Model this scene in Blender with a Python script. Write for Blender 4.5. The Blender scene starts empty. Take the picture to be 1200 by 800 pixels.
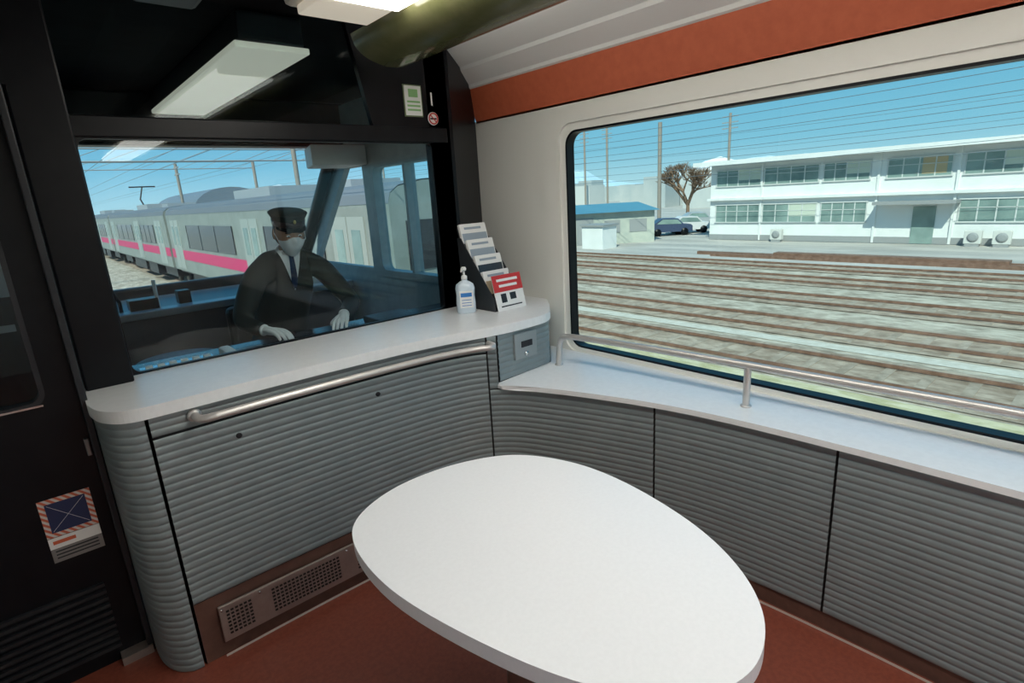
import bpy, bmesh, math, random
from mathutils import Vector, Matrix
from mathutils.bvhtree import BVHTree
random.seed(7)
scene = bpy.context.scene
COL = scene.collection

# ------------------------------------------------------------ materials
MATS = {}
def mat(name, color, rough=0.5, metal=0.0, emit=None, estr=1.0, spec=0.5, noise=None, bump=0.0, bscale=200, stretch=None):
    if name in MATS: return MATS[name]
    m = bpy.data.materials.new(name); m.use_nodes = True
    nt = m.node_tree; b = nt.nodes['Principled BSDF']
    b.inputs['Base Color'].default_value = (*color, 1)
    b.inputs['Roughness'].default_value = rough
    b.inputs['Metallic'].default_value = metal
    b.inputs['Specular IOR Level'].default_value = spec
    if emit:
        b.inputs['Emission Color'].default_value = (*emit, 1)
        b.inputs['Emission Strength'].default_value = estr
    tc = nt.nodes.new('ShaderNodeTexCoord'); src = tc.outputs['Object']
    if stretch:
        mp = nt.nodes.new('ShaderNodeMapping'); mp.inputs['Scale'].default_value = stretch
        nt.links.new(src, mp.inputs['Vector']); src = mp.outputs['Vector']
    if noise:
        c2, sc, lo, hi = noise
        n = nt.nodes.new('ShaderNodeTexNoise'); n.inputs['Scale'].default_value = sc
        n.inputs['Detail'].default_value = 8; n.inputs['Roughness'].default_value = 0.6
        r = nt.nodes.new('ShaderNodeValToRGB')
        r.color_ramp.elements[0].position = lo; r.color_ramp.elements[1].position = hi
        r.color_ramp.elements[0].color = (*color, 1); r.color_ramp.elements[1].color = (*c2, 1)
        nt.links.new(src, n.inputs['Vector'])
        nt.links.new(n.outputs['Fac'], r.inputs['Fac'])
        nt.links.new(r.outputs['Color'], b.inputs['Base Color'])
    if bump:
        n2 = nt.nodes.new('ShaderNodeTexNoise'); n2.inputs['Scale'].default_value = bscale
        bp = nt.nodes.new('ShaderNodeBump'); bp.inputs['Strength'].default_value = bump
        bp.inputs['Distance'].default_value = 0.01
        nt.links.new(tc.outputs['Object'], n2.inputs['Vector'])
        nt.links.new(n2.outputs['Fac'], bp.inputs['Height'])
        nt.links.new(bp.outputs['Normal'], b.inputs['Normal'])
    MATS[name] = m
    return m

def glassmat(name, tint, refl=0.05, rough=0.0):
    m = bpy.data.materials.new(name); m.use_nodes = True
    nt = m.node_tree; nt.nodes.clear()
    o = nt.nodes.new('ShaderNodeOutputMaterial'); mx = nt.nodes.new('ShaderNodeMixShader')
    t = nt.nodes.new('ShaderNodeBsdfTransparent'); g = nt.nodes.new('ShaderNodeBsdfGlossy')
    t.inputs['Color'].default_value = (*tint, 1); g.inputs['Roughness'].default_value = rough
    mx.inputs['Fac'].default_value = refl
    nt.links.new(t.outputs[0], mx.inputs[1]); nt.links.new(g.outputs[0], mx.inputs[2])
    nt.links.new(mx.outputs[0], o.inputs['Surface'])
    return m

M_white = mat('white_laminate', (0.84, 0.86, 0.87), 0.28, noise=((0.81,0.83,0.84), 40, 0.4, 0.6))
M_table = mat('table_white', (0.83, 0.85, 0.88), 0.3, noise=((0.85,0.87,0.90), 90, 0.4, 0.6))
M_cream = mat('cream_wall', (0.78, 0.78, 0.73), 0.45, bump=0.05)
M_cove = mat('cove_cream', (0.80, 0.80, 0.77), 0.5, bump=0.05)
M_terra = mat('terracotta_band', (0.52, 0.115, 0.05), 0.6, noise=((0.58,0.135,0.06), 25, 0.35, 0.65))
M_floor = mat('floor_terracotta', (0.20, 0.048, 0.030), 0.38, noise=((0.24,0.062,0.037), 60, 0.4, 0.6), bump=0.05)
M_black = mat('gloss_black', (0.004, 0.005, 0.007), 0.35, spec=0.2, noise=((0.006,0.007,0.009), 12, 0.4, 0.6))
M_dark = mat('dark_grey', (0.018, 0.020, 0.024), 0.4, spec=0.3, noise=((0.026,0.028,0.032), 12, 0.4, 0.6))
M_ceil = mat('ceiling_black', (0.004, 0.004, 0.005), 0.85, spec=0.08, noise=((0.007,0.007,0.008), 8, 0.4, 0.6))
M_rib = mat('ribbed_grey', (0.225, 0.27, 0.28), 0.42, metal=0.25, noise=((0.25,0.295,0.305), 14, 0.35, 0.65))
M_rib2 = mat('ribbed_grey_plate', (0.30, 0.34, 0.35), 0.4, metal=0.3)
M_gap = mat('gap_black', (0.008, 0.008, 0.008), 0.7)
M_steel = mat('steel', (0.62, 0.63, 0.64), 0.25, metal=1.0, noise=((0.68,0.69,0.7), 30, 0.4, 0.6))
M_vent = mat('vent_plate', (0.38, 0.32, 0.29), 0.35, metal=0.7, noise=((0.42,0.36,0.33), 20, 0.4, 0.6))
M_kick = mat('kick_brown', (0.11, 0.055, 0.042), 0.4, noise=((0.14,0.07,0.052), 20, 0.4, 0.6))
M_olive = mat('olive_panel', (0.10, 0.105, 0.045), 0.16, noise=((0.125,0.125,0.06), 6, 0.4, 0.6))
M_lens = mat('lamp_lens', (0.9, 0.9, 0.85), 0.5, emit=(1.0, 0.96, 0.88), estr=10.0)
M_creamglow = mat('dim_cream_glow', (0.8, 0.74, 0.62), 0.5, emit=(1.0, 0.90, 0.74), estr=0.30)  # weak glow imitating lit cream housing and the mirrored light strip
M_coveglow = mat('added_cove_glow', (0.9, 0.9, 0.85), 0.5, emit=(1.0, 0.96, 0.88), estr=8)  # emission for the added light that brightens the cove
M_paper = mat('paper_white', (0.80, 0.80, 0.78), 0.6)
M_red = mat('red_print', (0.55, 0.03, 0.03), 0.5)
M_navy = mat('navy', (0.015, 0.03, 0.09), 0.35)
M_greenp = mat('green_print', (0.25, 0.5, 0.2), 0.5)
M_orange = mat('orange_red', (0.6, 0.12, 0.05), 0.5)
M_glass = glassmat('window_glass_tint', (0.86, 0.94, 0.92), 0.02)
M_glass2 = glassmat('cab_glass', (0.90, 0.95, 0.955), 0.022)
M_glass3 = glassmat('windshield_glass', (0.86, 0.95, 0.96), 0.012)

# ------------------------------------------------------------ helpers
def grp(name):
    e = bpy.data.objects.new(name, None); e.empty_display_size = 0.1
    COL.objects.link(e); return e

def addobj(name, me, m=None, parent=None, smooth=False):
    o = bpy.data.objects.new(name, me); COL.objects.link(o)
    if m is not None:
        me.materials.clear(); me.materials.append(m)
    if parent is not None: o.parent = parent
    if smooth:
        for p in me.polygons: p.use_smooth = True
    return o

def mesh_from(name, verts, faces):
    me = bpy.data.meshes.new(name); me.from_pydata([tuple(v) for v in verts], [], faces)
    me.update(); return me

def bm_obj(name, bm, m, parent, smooth=False):
    bmesh.ops.recalc_face_normals(bm, faces=bm.faces[:])
    me = bpy.data.meshes.new(name); bm.to_mesh(me); bm.free()
    return addobj(name, me, m, parent, smooth)

def bm_box(bm, x0, x1, y0, y1, z0, z1, M=None):
    vs = [bm.verts.new((x, y, z)) for x in (x0, x1) for y in (y0, y1) for z in (z0, z1)]
    for f in ((0,1,3,2),(4,6,7,5),(0,4,5,1),(2,3,7,6),(0,2,6,4),(1,5,7,3)):
        bm.faces.new([vs[i] for i in f])
    if M is not None:
        for v in vs: v.co = M @ v.co
    return vs

def box(name, x0, x1, y0, y1, z0, z1, m, parent=None, bevel=0.0, M=None, seg=2):
    bm = bmesh.new(); bm_box(bm, x0, x1, y0, y1, z0, z1)
    if bevel > 0:
        bmesh.ops.bevel(bm, geom=bm.edges[:], offset=bevel, segments=seg, affect='EDGES', profile=0.5)
    if M is not None: bm.transform(M)
    return bm_obj(name, bm, m, parent)

def boxes(name, lst, m, parent=None, M=None):
    bm = bmesh.new()
    for b in lst: bm_box(bm, *b)
    if M is not None: bm.transform(M)
    return bm_obj(name, bm, m, parent)

def prism(name, poly, z0, z1, m, parent=None, bevel=0.0):
    bm = bmesh.new()
    lo = [bm.verts.new((p[0], p[1], z0)) for p in poly]
    hi = [bm.verts.new((p[0], p[1], z1)) for p in poly]
    n = len(poly)
    bm.faces.new(lo[::-1]); ft = bm.faces.new(hi)
    for i in range(n): bm.faces.new((lo[i], lo[(i+1) % n], hi[(i+1) % n], hi[i]))
    if bevel > 0:
        ed = [e for e in bm.edges if abs(e.verts[0].co.z - e.verts[1].co.z) < 1e-6]
        bmesh.ops.bevel(bm, geom=ed, offset=bevel, segments=3, affect='EDGES', profile=0.5)
    return bm_obj(name, bm, m, parent)

def extr_y(name, prof, y0, y1, m, parent=None, closed=False, smooth=False):
    v = []; n = len(prof)
    for (x, z) in prof: v.append((x, y0, z)); v.append((x, y1, z))
    f = [(2*i, 2*i+1, 2*i+3, 2*i+2) for i in range(n-1)]
    if closed:
        f.append((2*n-2, 2*n-1, 1, 0))
        f.append(tuple(2*i for i in range(n))); f.append(tuple(2*i+1 for i in range(n))[::-1])
    return addobj(name, mesh_from(name, v, f), m, parent, smooth)

def tube(name, pts, r, m, parent=None, smoothpath=False, res=8):
    cu = bpy.data.curves.new(name, 'CURVE'); cu.dimensions = '3D'
    cu.bevel_depth = r; cu.bevel_resolution = 4 if res >= 8 else 1; cu.use_fill_caps = True
    s = cu.splines.new('POLY'); s.points.add(len(pts)-1)
    for i, p in enumerate(pts): s.points[i].co = (*p, 1)
    o = bpy.data.objects.new(name, cu); COL.objects.link(o)
    dg = bpy.context.evaluated_depsgraph_get()
    me = bpy.data.meshes.new_from_object(o.evaluated_get(dg))
    bpy.data.objects.remove(o); bpy.data.curves.remove(cu)
    return addobj(name, me, m, parent, True)

def rrect(u0, u1, v0, v1, r, n=6):
    pts = []
    for cx, cy, a0 in ((u1-r, v1-r, 0), (u0+r, v1-r, 90), (u0+r, v0+r, 180), (u1-r, v0+r, 270)):
        for i in range(n+1):
            a = math.radians(a0 + 90*i/n); pts.append((cx + r*math.cos(a), cy + r*math.sin(a)))
    return pts

MYZ = Matrix(((0,0,1,0),(1,0,0,0),(0,1,0,0),(0,0,0,1)))
MXZ = Matrix(((1,0,0,0),(0,0,-1,0),(0,1,0,0),(0,0,0,1)))
def plate(name, loops, thick, M, m, parent=None):
    cu = bpy.data.curves.new(name, 'CURVE'); cu.dimensions = '2D'; cu.fill_mode = 'BOTH'
    cu.extrude = thick/2
    for lp in loops:
        s = cu.splines.new('POLY'); s.points.add(len(lp)-1); s.use_cyclic_u = True
        for i, p in enumerate(lp): s.points[i].co = (p[0], p[1], 0, 1)
    o = bpy.data.objects.new(name, cu); COL.objects.link(o)
    dg = bpy.context.evaluated_depsgraph_get()
    me = bpy.data.meshes.new_from_object(o.evaluated_get(dg))
    bpy.data.objects.remove(o); bpy.data.curves.remove(cu)
    me.transform(M)
    return addobj(name, me, m, parent)
def atX(x): return Matrix.Translation((x,0,0)) @ MYZ
def atY(y): return Matrix.Translation((0,y,0)) @ MXZ
def rect(u0,u1,v0,v1): return [(u0,v0),(u1,v0),(u1,v1),(u0,v1)]

def catmull(pts, n=8, closed=False):
    P = [Vector(p) for p in pts]; out = []; L = len(P)
    rng = range(L) if closed else range(L-1)
    for i in rng:
        if closed: p0,p1,p2,p3 = P[(i-1)%L],P[i],P[(i+1)%L],P[(i+2)%L]
        else:
            p1,p2 = P[i],P[i+1]
            p0 = P[i-1] if i>0 else p1*2-p2
            p3 = P[i+2] if i+2<L else p2*2-p1
        for k in range(n):
            t = k/n
            out.append(0.5*((2*p1)+(-p0+p2)*t+(2*p0-5*p1+4*p2-p3)*t*t+(-p0+3*p1-3*p2+p3)*t**3))
    if not closed: out.append(P[-1].copy())
    return out

class Path:
    def __init__(s, pts):
        s.p = [Vector(p) for p in pts]; s.s = [0]
        for i in range(1, len(s.p)): s.s.append(s.s[-1] + (s.p[i]-s.p[i-1]).length)
        s.L = s.s[-1]
    def at(s, t):
        t = max(0, min(s.L, t))
        for i in range(1, len(s.p)):
            if t <= s.s[i] + 1e-9:
                k = (t-s.s[i-1])/max(1e-9, s.s[i]-s.s[i-1]); return s.p[i-1].lerp(s.p[i], k)
        return s.p[-1].copy()
    def nrm(s, t):
        d = (s.at(t+0.004)-s.at(t-0.004)).normalized(); return Vector((d.y, -d.x))
    def near(s, q):
        q = Vector(q); return min((s.L*i/2000 for i in range(2001)), key=lambda t: (s.at(t)-q).length)

def ribbed(name, path, s0, s1, z0, z1, m, parent, pitch=0.0265, amp=0.0036, off=0.0, step=0.03):
    n = max(2, int((s1-s0)/step)); cols = []
    for i in range(n+1):
        t = s0+(s1-s0)*i/n; cols.append((path.at(t), path.nrm(t)))
    nz = max(1, round((z1-z0)/pitch)); K = 8; rows = []
    for r in range(nz):
        for k in range(K):
            ph = k/K; rows.append((z0+(z1-z0)*(r+ph)/nz, math.sqrt(max(0, math.sin(math.pi*ph)))))
    rows.append((z1, 0))
    v = []
    for z, o in rows:
        for p, nn in cols:
            q = p + nn*(off+amp*o); v.append((q.x, q.y, z))
    W = n+1; f = []
    for r in range(len(rows)-1):
        for i in range(n): f.append((r*W+i, r*W+i+1, (r+1)*W+i+1, (r+1)*W+i))
    return addobj(name, mesh_from(name, v, f), m, parent, True)

def band(name, path, s0, s1, z0, z1, off, m, parent, step=0.04):
    n = max(2, int((s1-s0)/step)); v = []; f = []
    for i in range(n+1):
        t = s0+(s1-s0)*i/n; q = path.at(t)+path.nrm(t)*off
        v += [(q.x,q.y,z0),(q.x,q.y,z1)]
    f = [(2*i,2*i+2,2*i+3,2*i+1) for i in range(n)]
    return addobj(name, mesh_from(name, v, f), m, parent, True)

def text(name, s, size, M, m, parent):
    cu = bpy.data.curves.new(name, 'FONT'); cu.body = s; cu.size = size; cu.extrude = 0.0004
    cu.align_x = 'CENTER'; cu.align_y = 'CENTER'
    o = bpy.data.objects.new(name, cu); COL.objects.link(o)
    dg = bpy.context.evaluated_depsgraph_get()
    me = bpy.data.meshes.new_from_object(o.evaluated_get(dg))
    bpy.data.objects.remove(o); me.transform(M)
    return addobj(name, me, m, parent)

def lathe(name, prof, m, parent, M=None, n=28):
    bm = bmesh.new(); rings = []
    for (r, z) in prof:
        rings.append([bm.verts.new((r*math.cos(2*math.pi*i/n), r*math.sin(2*math.pi*i/n), z)) for i in range(n)])
    for a, b in zip(rings[:-1], rings[1:]):
        for i in range(n): bm.faces.new((a[i], a[(i+1)%n], b[(i+1)%n], b[i]))
    bm.faces.new(rings[0][::-1]); bm.faces.new(rings[-1])
    if M is not None: bm.transform(M)
    return bm_obj(name, bm, m, parent, True)

# ------------------------------------------------------------ camera
H = 1.55
cam = bpy.data.cameras.new('camera'); co = bpy.data.objects.new('camera', cam); COL.objects.link(co)
Xc = Vector((0.7486,-0.6603,-0.0577)).normalized()
Zc = Vector((-0.6279,-0.7344,0.2584)).normalized()
Yc = Zc.cross(Xc).normalized(); Xc = Yc.cross(Zc)
co.matrix_world = Matrix(((Xc.x,Yc.x,Zc.x,0),(Xc.y,Yc.y,Zc.y,0),(Xc.z,Yc.z,Zc.z,H),(0,0,0,1)))
cam.sensor_width = 36; cam.lens = 645/1200*36; cam.clip_start = 0.02; cam.clip_end = 3000
scene.camera = co

# ------------------------------------------------------------ world + sun
w = bpy.data.worlds.new('sky'); scene.world = w; w.use_nodes = True
nt = w.node_tree; bg = nt.nodes['Background']
tc = nt.nodes.new('ShaderNodeTexCoord'); sp = nt.nodes.new('ShaderNodeSeparateXYZ')
cr = nt.nodes.new('ShaderNodeValToRGB')
cr.color_ramp.elements[0].position = 0.0; cr.color_ramp.elements[0].color = (0.50,0.72,0.82,1)
cr.color_ramp.elements[1].position = 0.7; cr.color_ramp.elements[1].color = (0.10,0.34,0.62,1)
e = cr.color_ramp.elements.new(0.06); e.color = (0.25,0.55,0.74,1)
e = cr.color_ramp.elements.new(0.20); e.color = (0.095,0.39,0.64,1)
nt.links.new(tc.outputs['Generated'], sp.inputs[0]); nt.links.new(sp.outputs['Z'], cr.inputs['Fac'])
nt.links.new(cr.outputs['Color'], bg.inputs['Color']); bg.inputs['Strength'].default_value = 1.1
sun = bpy.data.lights.new('sun', 'SUN'); so = bpy.data.objects.new('sun', sun); COL.objects.link(so)
sun.energy = 5.0; sun.angle = 0.01; sun.color = (1.0, 0.95, 0.86)
so.rotation_mode = 'QUATERNION'
so.rotation_quaternion = Vector((0.60, 0.36, -0.71)).to_track_quat('-Z', 'Y')
so.location = (-5, -5, 12)

# ------------------------------------------------------------ room shell
box('floor', -0.75, 2.16, -3.2, 5.6, -0.08, 0.0, M_floor)
box('ceiling', -0.75, 2.16, -3.2, 4.5, 2.30, 2.36, M_ceil)
wr = plate('wall_right', [rect(-3.2, 2.68, 0.0, 1.96), rrect(-1.3, 1.965, 0.745, 1.83, 0.07)], 0.05, atX(2.125), M_cream)
wl = plate('wall_left', [rect(-3.2, 5.5, 0.0, 2.30), rrect(-2.9, -1.6, 0.8, 1.85, 0.07), rrect(-1.4, -0.2, 0.8, 1.85, 0.07)], 0.05, atX(-0.725), M_cream)
box('wall_rear', -0.75, 2.15, -3.26, -3.2, 0, 2.3, M_cream)
win = grp('window_1')
plate('gasket', [rrect(-1.3, 1.965, 0.745, 1.83, 0.07), rrect(-1.290, 1.955, 0.755, 1.82, 0.062)], 0.052, atX(2.125), M_black, win)
plate('glass', [rrect(-1.29, 1.955, 0.755, 1.82, 0.065)], 0.004, atX(2.14), M_glass, win)
extr_y('trim_1', [(2.10,1.95),(2.10,1.965),(2.05,2.125),(2.16,2.125),(2.16,1.95)], -3.2, 2.66, M_terra, closed=True)
prof = [(2.05,2.125),(2.035,2.13),(2.03,2.145),(1.92,2.19),(1.91,2.205),(1.75,2.245),(1.74,2.255),(1.55,2.275),(1.44,2.28),(1.44,2.30),(2.16,2.30),(2.16,2.125)]
extr_y('trim_2', prof, -3.2, 2.66, M_cove, closed=True)
# raised cover panel of the window surround (gives the vertical edge left of the window)
plate('trim_4', [rect(-1.6, 2.12, 0.722, 1.90), rrect(-1.33, 2.00, 0.7225, 1.865, 0.08)], 0.014, atX(2.095), M_cream)

# ------------------------------------------------------------ main panelling
main = Path(catmull([(0.175,1.97),(0.6,1.975),(1.0,1.965),(1.25,1.94),(1.42,1.89),(1.53,1.79),(1.62,1.6),(1.70,1.38),(1.765,1.15),(1.805,0.9),(1.83,0.55),(1.84,0.1),(1.84,-1.2),(1.84,-3.1)], 8))
sA = main.near((1.45,1.875)); sB = main.near((1.757,1.2)); sC = main.near((1.83,0.555)); sD = main.near((1.84,-0.3)); sE = main.near((1.84,-1.3))
g = 0.004
pp = grp('wall_panelling')
band('backing', main, 0, main.L, 0.0, 0.70, -0.010, M_gap, pp)
band('backing_upper', main, 0, sA+0.02, 0.69, 0.945, -0.010, M_gap, pp)
ribbed('panel_partition', main, 0.0, sA-g, 0.25, 0.866, M_rib, pp)
ribbed('frieze_partition', main, 0.0, sA-g, 0.875, 0.945, M_rib, pp)
ribbed('panel_corner', main, sA+g, sB-g, 0.07, 0.695, M_rib, pp)
ribbed('panel_corner_upper', main, sA+g, sA+0.045, 0.70, 0.945, M_rib, pp, step=0.01)
ribbed('panel_side_1', main, sB+g, sC-g, 0.07, 0.695, M_rib, pp)
ribbed('panel_side_2', main, sC+g, sD-g, 0.07, 0.695, M_rib, pp)
ribbed('panel_side_3', main, sD+g, sE-g, 0.07, 0.695, M_rib, pp)
ribbed('panel_side_4', main, sE+g, main.L, 0.07, 0.695, M_rib, pp, step=0.2)
for q, z in (((0.42,1.97),0.80),((0.95,1.965),0.80)):
    t = main.near(q); p = main.at(t)+main.nrm(t)*0.004; n = main.nrm(t)
    R = Vector((n.x,n.y,0)).to_track_quat('Z','Y').to_matrix().to_4x4()
    lathe('lock', [(0.010,0),(0.010,0.003),(0.007,0.004)], M_dark, pp, Matrix.Translation((p.x,p.y,z)) @ R, 16)
colp = Path(catmull([(0.06,2.33),(0.055,2.2),(0.06,2.10),(0.085,2.02),(0.13,1.975),(0.165,1.97)], 8))
pc = grp('counter_end_column')
ribbed('shell', colp, 0, colp.L, 0.0, 0.945, M_rib, pc, step=0.015)
band('core', colp, 0, colp.L+0.02, 0.0, 0.945, -0.012, M_gap, pc, step=0.02)
band('baseboard_front', main, 0.0, sA, 0.0, 0.245, -0.004, M_kick, None)
band('baseboard_right', main, sA, main.L, 0.0, 0.065, -0.006, M_kick, None)
band('trim_3', main, 0.06, main.L, 0.0, 0.010, 0.012, mat('floor_edge', (0.6,0.55,0.5), 0.4), None)
vent = grp('heater_vent')
box('plate', 0.24, 0.98, 1.955, 1.967, 0.06, 0.205, M_vent, vent, 0.003)
holes = []
for gx in ((0.262,0.345),(0.42,0.68),(0.76,0.93)):
    x = gx[0]
    while x < gx[1]:
        for k in range(7): holes.append((x, x+0.010, 1.953, 1.957, 0.085+k*0.015, 0.085+k*0.015+0.007))
        x += 0.015
boxes('slots', holes, M_gap, vent)
for x in (0.25, 0.38, 0.72, 0.968):
    lathe('screw', [(0.005,0),(0.004,0.002)], M_steel, vent, Matrix.Translation((x,1.955,0.19)) @ Matrix.Rotation(math.pi/2,4,'X'), 12)

bx = grp('control_box')
bp = Path([(1.505,1.862),(1.60,1.866),(1.84,1.885),(1.868,1.90),(2.08,2.13)])
ribbed('face', bp, 0, bp.L, 0.724, 0.945, M_rib, bx)
band('core', bp, 0, bp.L, 0.722, 0.945, -0.010, M_gap, bx)
box('plate', 1.60, 1.74, 1.853, 1.868, 0.80, 0.925, M_rib2, bx, 0.004)
box('slot', 1.64, 1.71, 1.850, 1.856, 0.855, 0.885, M_dark, bx, 0.002)
lathe('button', [(0.012,0),(0.012,0.006)], M_steel, bx, Matrix.Translation((1.67,1.853,0.822)) @ Matrix.Rotation(math.pi/2,4,'X'), 16)

ctr = catmull([(0.055,2.36),(0.045,2.22),(0.045,2.12),(0.07,2.02),(0.13,1.957),(0.25,1.948),(0.6,1.95),(1.0,1.94),(1.25,1.912),(1.45,1.865),(1.6,1.845),(1.78,1.85),(1.87,1.885)], 6)
ctr = [(p.x,p.y) for p in ctr] + [(1.99,2.01),(2.086,2.12),(2.097,2.14),(2.097,2.66),(1.66,2.398),(0.06,2.398)]
prism('counter_top', ctr, 0.945, 0.985, M_white, None, 0.008)
led = []
n = 60; s0 = main.near((1.49,1.83))
for i in range(n+1):
    t = s0+(main.L-s0)*i/n; q = main.at(t)+main.nrm(t)*0.022; led.append((q.x,q.y))
led = [(1.478,1.86)] + led + [(2.097,-3.1),(2.097,2.13),(1.875,1.89)]
prism('window_ledge', led, 0.70, 0.722, M_white, None, 0.006)
hr = grp('counter_handrail')
q = []
s_a = main.near((0.32,1.97)); s_b = main.near((1.46,1.87))
for i in range(31):
    t = s_a+(s_b-s_a)*i/30; p = main.at(t)+main.nrm(t)*0.075; q.append((p.x,p.y,0.915))
q[0:1] = [(0.30,1.965,0.915),(0.30,1.925,0.915),(0.308,1.905,0.915),(0.325,1.897,0.915)]
q += [(q[-1][0]+0.02,q[-1][1]+0.0,0.915),(q[-1][0]+0.035,q[-1][1]+0.02,0.915),(q[-1][0]+0.04,q[-1][1]+0.06,0.915)]
M_hr = mat('handrail_cream_steel', (0.60,0.58,0.56), 0.38, metal=0.6)
tube('rail', q, 0.0135, M_hr, hr)
lathe('flange', [(0.022,0),(0.022,0.008),(0.015,0.012)], M_hr, hr, Matrix.Translation((0.30,1.965,0.915)) @ Matrix.Rotation(math.pi/2,4,'X'), 20)
lr = grp('window_handrail')
rp = catmull([(1.86,1.83,0.722),(1.858,1.82,0.80),(1.85,1.80,0.86),(1.845,1.74,0.882),(1.87,1.55,0.885),(1.90,1.25,0.885),(1.925,0.91,0.885),(1.945,0.5,0.885),(1.96,0.15,0.885),(1.965,-0.6,0.885),(1.965,-1.4,0.885)], 6)
tube('rail', rp, 0.0145, M_hr, lr)
for px, py in ((1.925,0.91),(1.963,-0.25),(1.965,-1.3)):
    tube('post', [(px,py,0.722),(px,py,0.885)], 0.013, M_hr, lr)
    lathe('foot', [(0.020,0),(0.020,0.005),(0.014,0.008)], M_hr, lr, Matrix.Translation((px,py,0.722)), 20)
lathe('foot', [(0.020,0),(0.020,0.005),(0.014,0.008)], M_hr, lr, Matrix.Translation((1.86,1.83,0.722)), 20)

# ------------------------------------------------------------ table
tb = grp('oval_table')
tp = catmull([(.462,1.19),(.53,1.31),(.69,1.375),(.89,1.36),(1.06,1.27),(1.15,1.10),(1.165,.90),(1.12,.66),(1.04,.49),(.93,.38),(.80,.34),(.68,.385),(.572,.52),(.496,.73),(.448,.98)], 8, True)
prism('top', [(p.x,p.y) for p in tp], 0.685, 0.722, M_table, tb, 0.012)
lathe('pedestal', [(0.17,0.0),(0.17,0.012),(0.105,0.03),(0.10,0.6),(0.13,0.67),(0.2,0.685)], M_kick, tb, Matrix.Translation((0.80,0.88,0)) , 36)

# ------------------------------------------------------------ front partition
wf = grp('wall_front')
box('post_left', 0.055, 0.195, 2.30, 2.44, 0.985, 2.30, M_black, wf, 0.006)
box('header', 0.055, 1.70, 2.385, 2.44, 1.815, 1.885, M_black, wf, 0.005)
plate('panel_upper_right', [[(1.30,1.885),(1.62,1.885),(1.60,0.985),(1.72,0.985),(1.72,2.30),(1.22,2.30)]], 0.03, atY(2.41), M_black, wf)
prism('pillar', [(1.60,2.395),(1.74,2.395),(2.10,2.665),(2.10,2.72),(1.70,2.45),(1.60,2.44)], 0.985, 2.30, M_black, wf)
box('lower', 0.07, 2.1, 2.36, 2.42, 0.0, 0.945, M_dark, wf)
box('header_over_door', -0.70, 0.06, 2.19, 2.40, 1.93, 2.30, M_black, wf)
box('frame_left', -0.70, -0.56, 2.2, 2.3, 0, 1.93, M_black, wf)
gl = grp('window_2')
plate('glass', [rrect(0.195,1.615,0.985,1.815,0.02)], 0.006, atY(2.415), M_glass2, gl)
plate('gasket', [rect(0.19,1.635,0.985,1.825), rrect(0.205,1.605,0.992,1.81,0.03)], 0.02, atY(2.405), M_black, gl)
plate('transom', [rect(0.195,1.30,1.885,2.295)], 0.006, atY(2.415), M_glass3, gl)

sg = grp('notice_sign')
box('board', 1.475,1.565,2.386,2.392,1.935,2.065, M_paper, sg, 0.002)
box('border', 1.47,1.57,2.390,2.394,1.93,2.07, mat('sign_frame',(0.15,0.2,0.1),0.4), sg)
boxes('print', [(1.485,1.555,2.3845,2.3865,1.955+i*0.018,1.963+i*0.018) for i in range(3)] , M_greenp, sg)
box('pictogram', 1.495,1.545,2.3845,2.3865,2.015,2.05, M_greenp, sg)
ns = grp('no_smoking_sign')
lathe('disc', [(0.030,0),(0.030,0.003)], M_paper, ns, Matrix.Translation((1.625,2.392,1.925)) @ Matrix.Rotation(math.pi/2,4,'X'), 28)
bpy_t = []
for i in range(29):
    a = 2*math.pi*i/28; bpy_t.append((1.625+0.024*math.cos(a),2.387,1.925+0.024*math.sin(a)))
tube('ring', bpy_t, 0.003, M_red, ns)
tube('slash', [(1.608,2.387,1.942),(1.642,2.387,1.908)], 0.0025, M_red, ns)
box('cigarette', 1.608,1.642,2.386,2.389,1.921,1.928, M_dark, ns)
n1 = grp('car_number_sign')
text('numeral','1',0.085, Matrix.Translation((1.625,2.391,2.01)) @ MXZ, M_paper, n1)

# ------------------------------------------------------------ left door
dr = grp('door_1')
plate('leaf', [rect(-0.56,0.045,0.0,1.93), rrect(-0.5,-0.06,1.0,1.87,0.04)], 0.04, atY(2.25), M_black, dr)
plate('glass', [rrect(-0.5,-0.06,1.0,1.87,0.04)], 0.005, atY(2.26), M_glass2, dr)
plate('glazing_bead', [rrect(-0.512,-0.048,0.988,1.882,0.045), rrect(-0.498,-0.062,1.002,1.868,0.035)], 0.046, atY(2.25), M_dark, dr)
box('sill_strip', -0.50,-0.06,2.222,2.232,0.988,0.994, M_steel, dr)
boxes('louvres', [(-0.5,-0.04,2.215,2.232,0.06+i*0.028,0.072+i*0.028) for i in range(10)], M_dark, dr)
box('frame_edge', 0.03,0.05,2.19,2.26,0.0,1.95, M_dark, dr, 0.004)
box('hinge', 0.012,0.026,2.215,2.235,0.79,0.85, mat('hinge_grey',(0.2,0.2,0.2),0.4,metal=0.8), dr, 0.003)
box('kick_edge', -0.05,0.045,2.18,2.24,0.0,0.03, M_vent, dr)
st = grp('warning_sticker')
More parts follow.
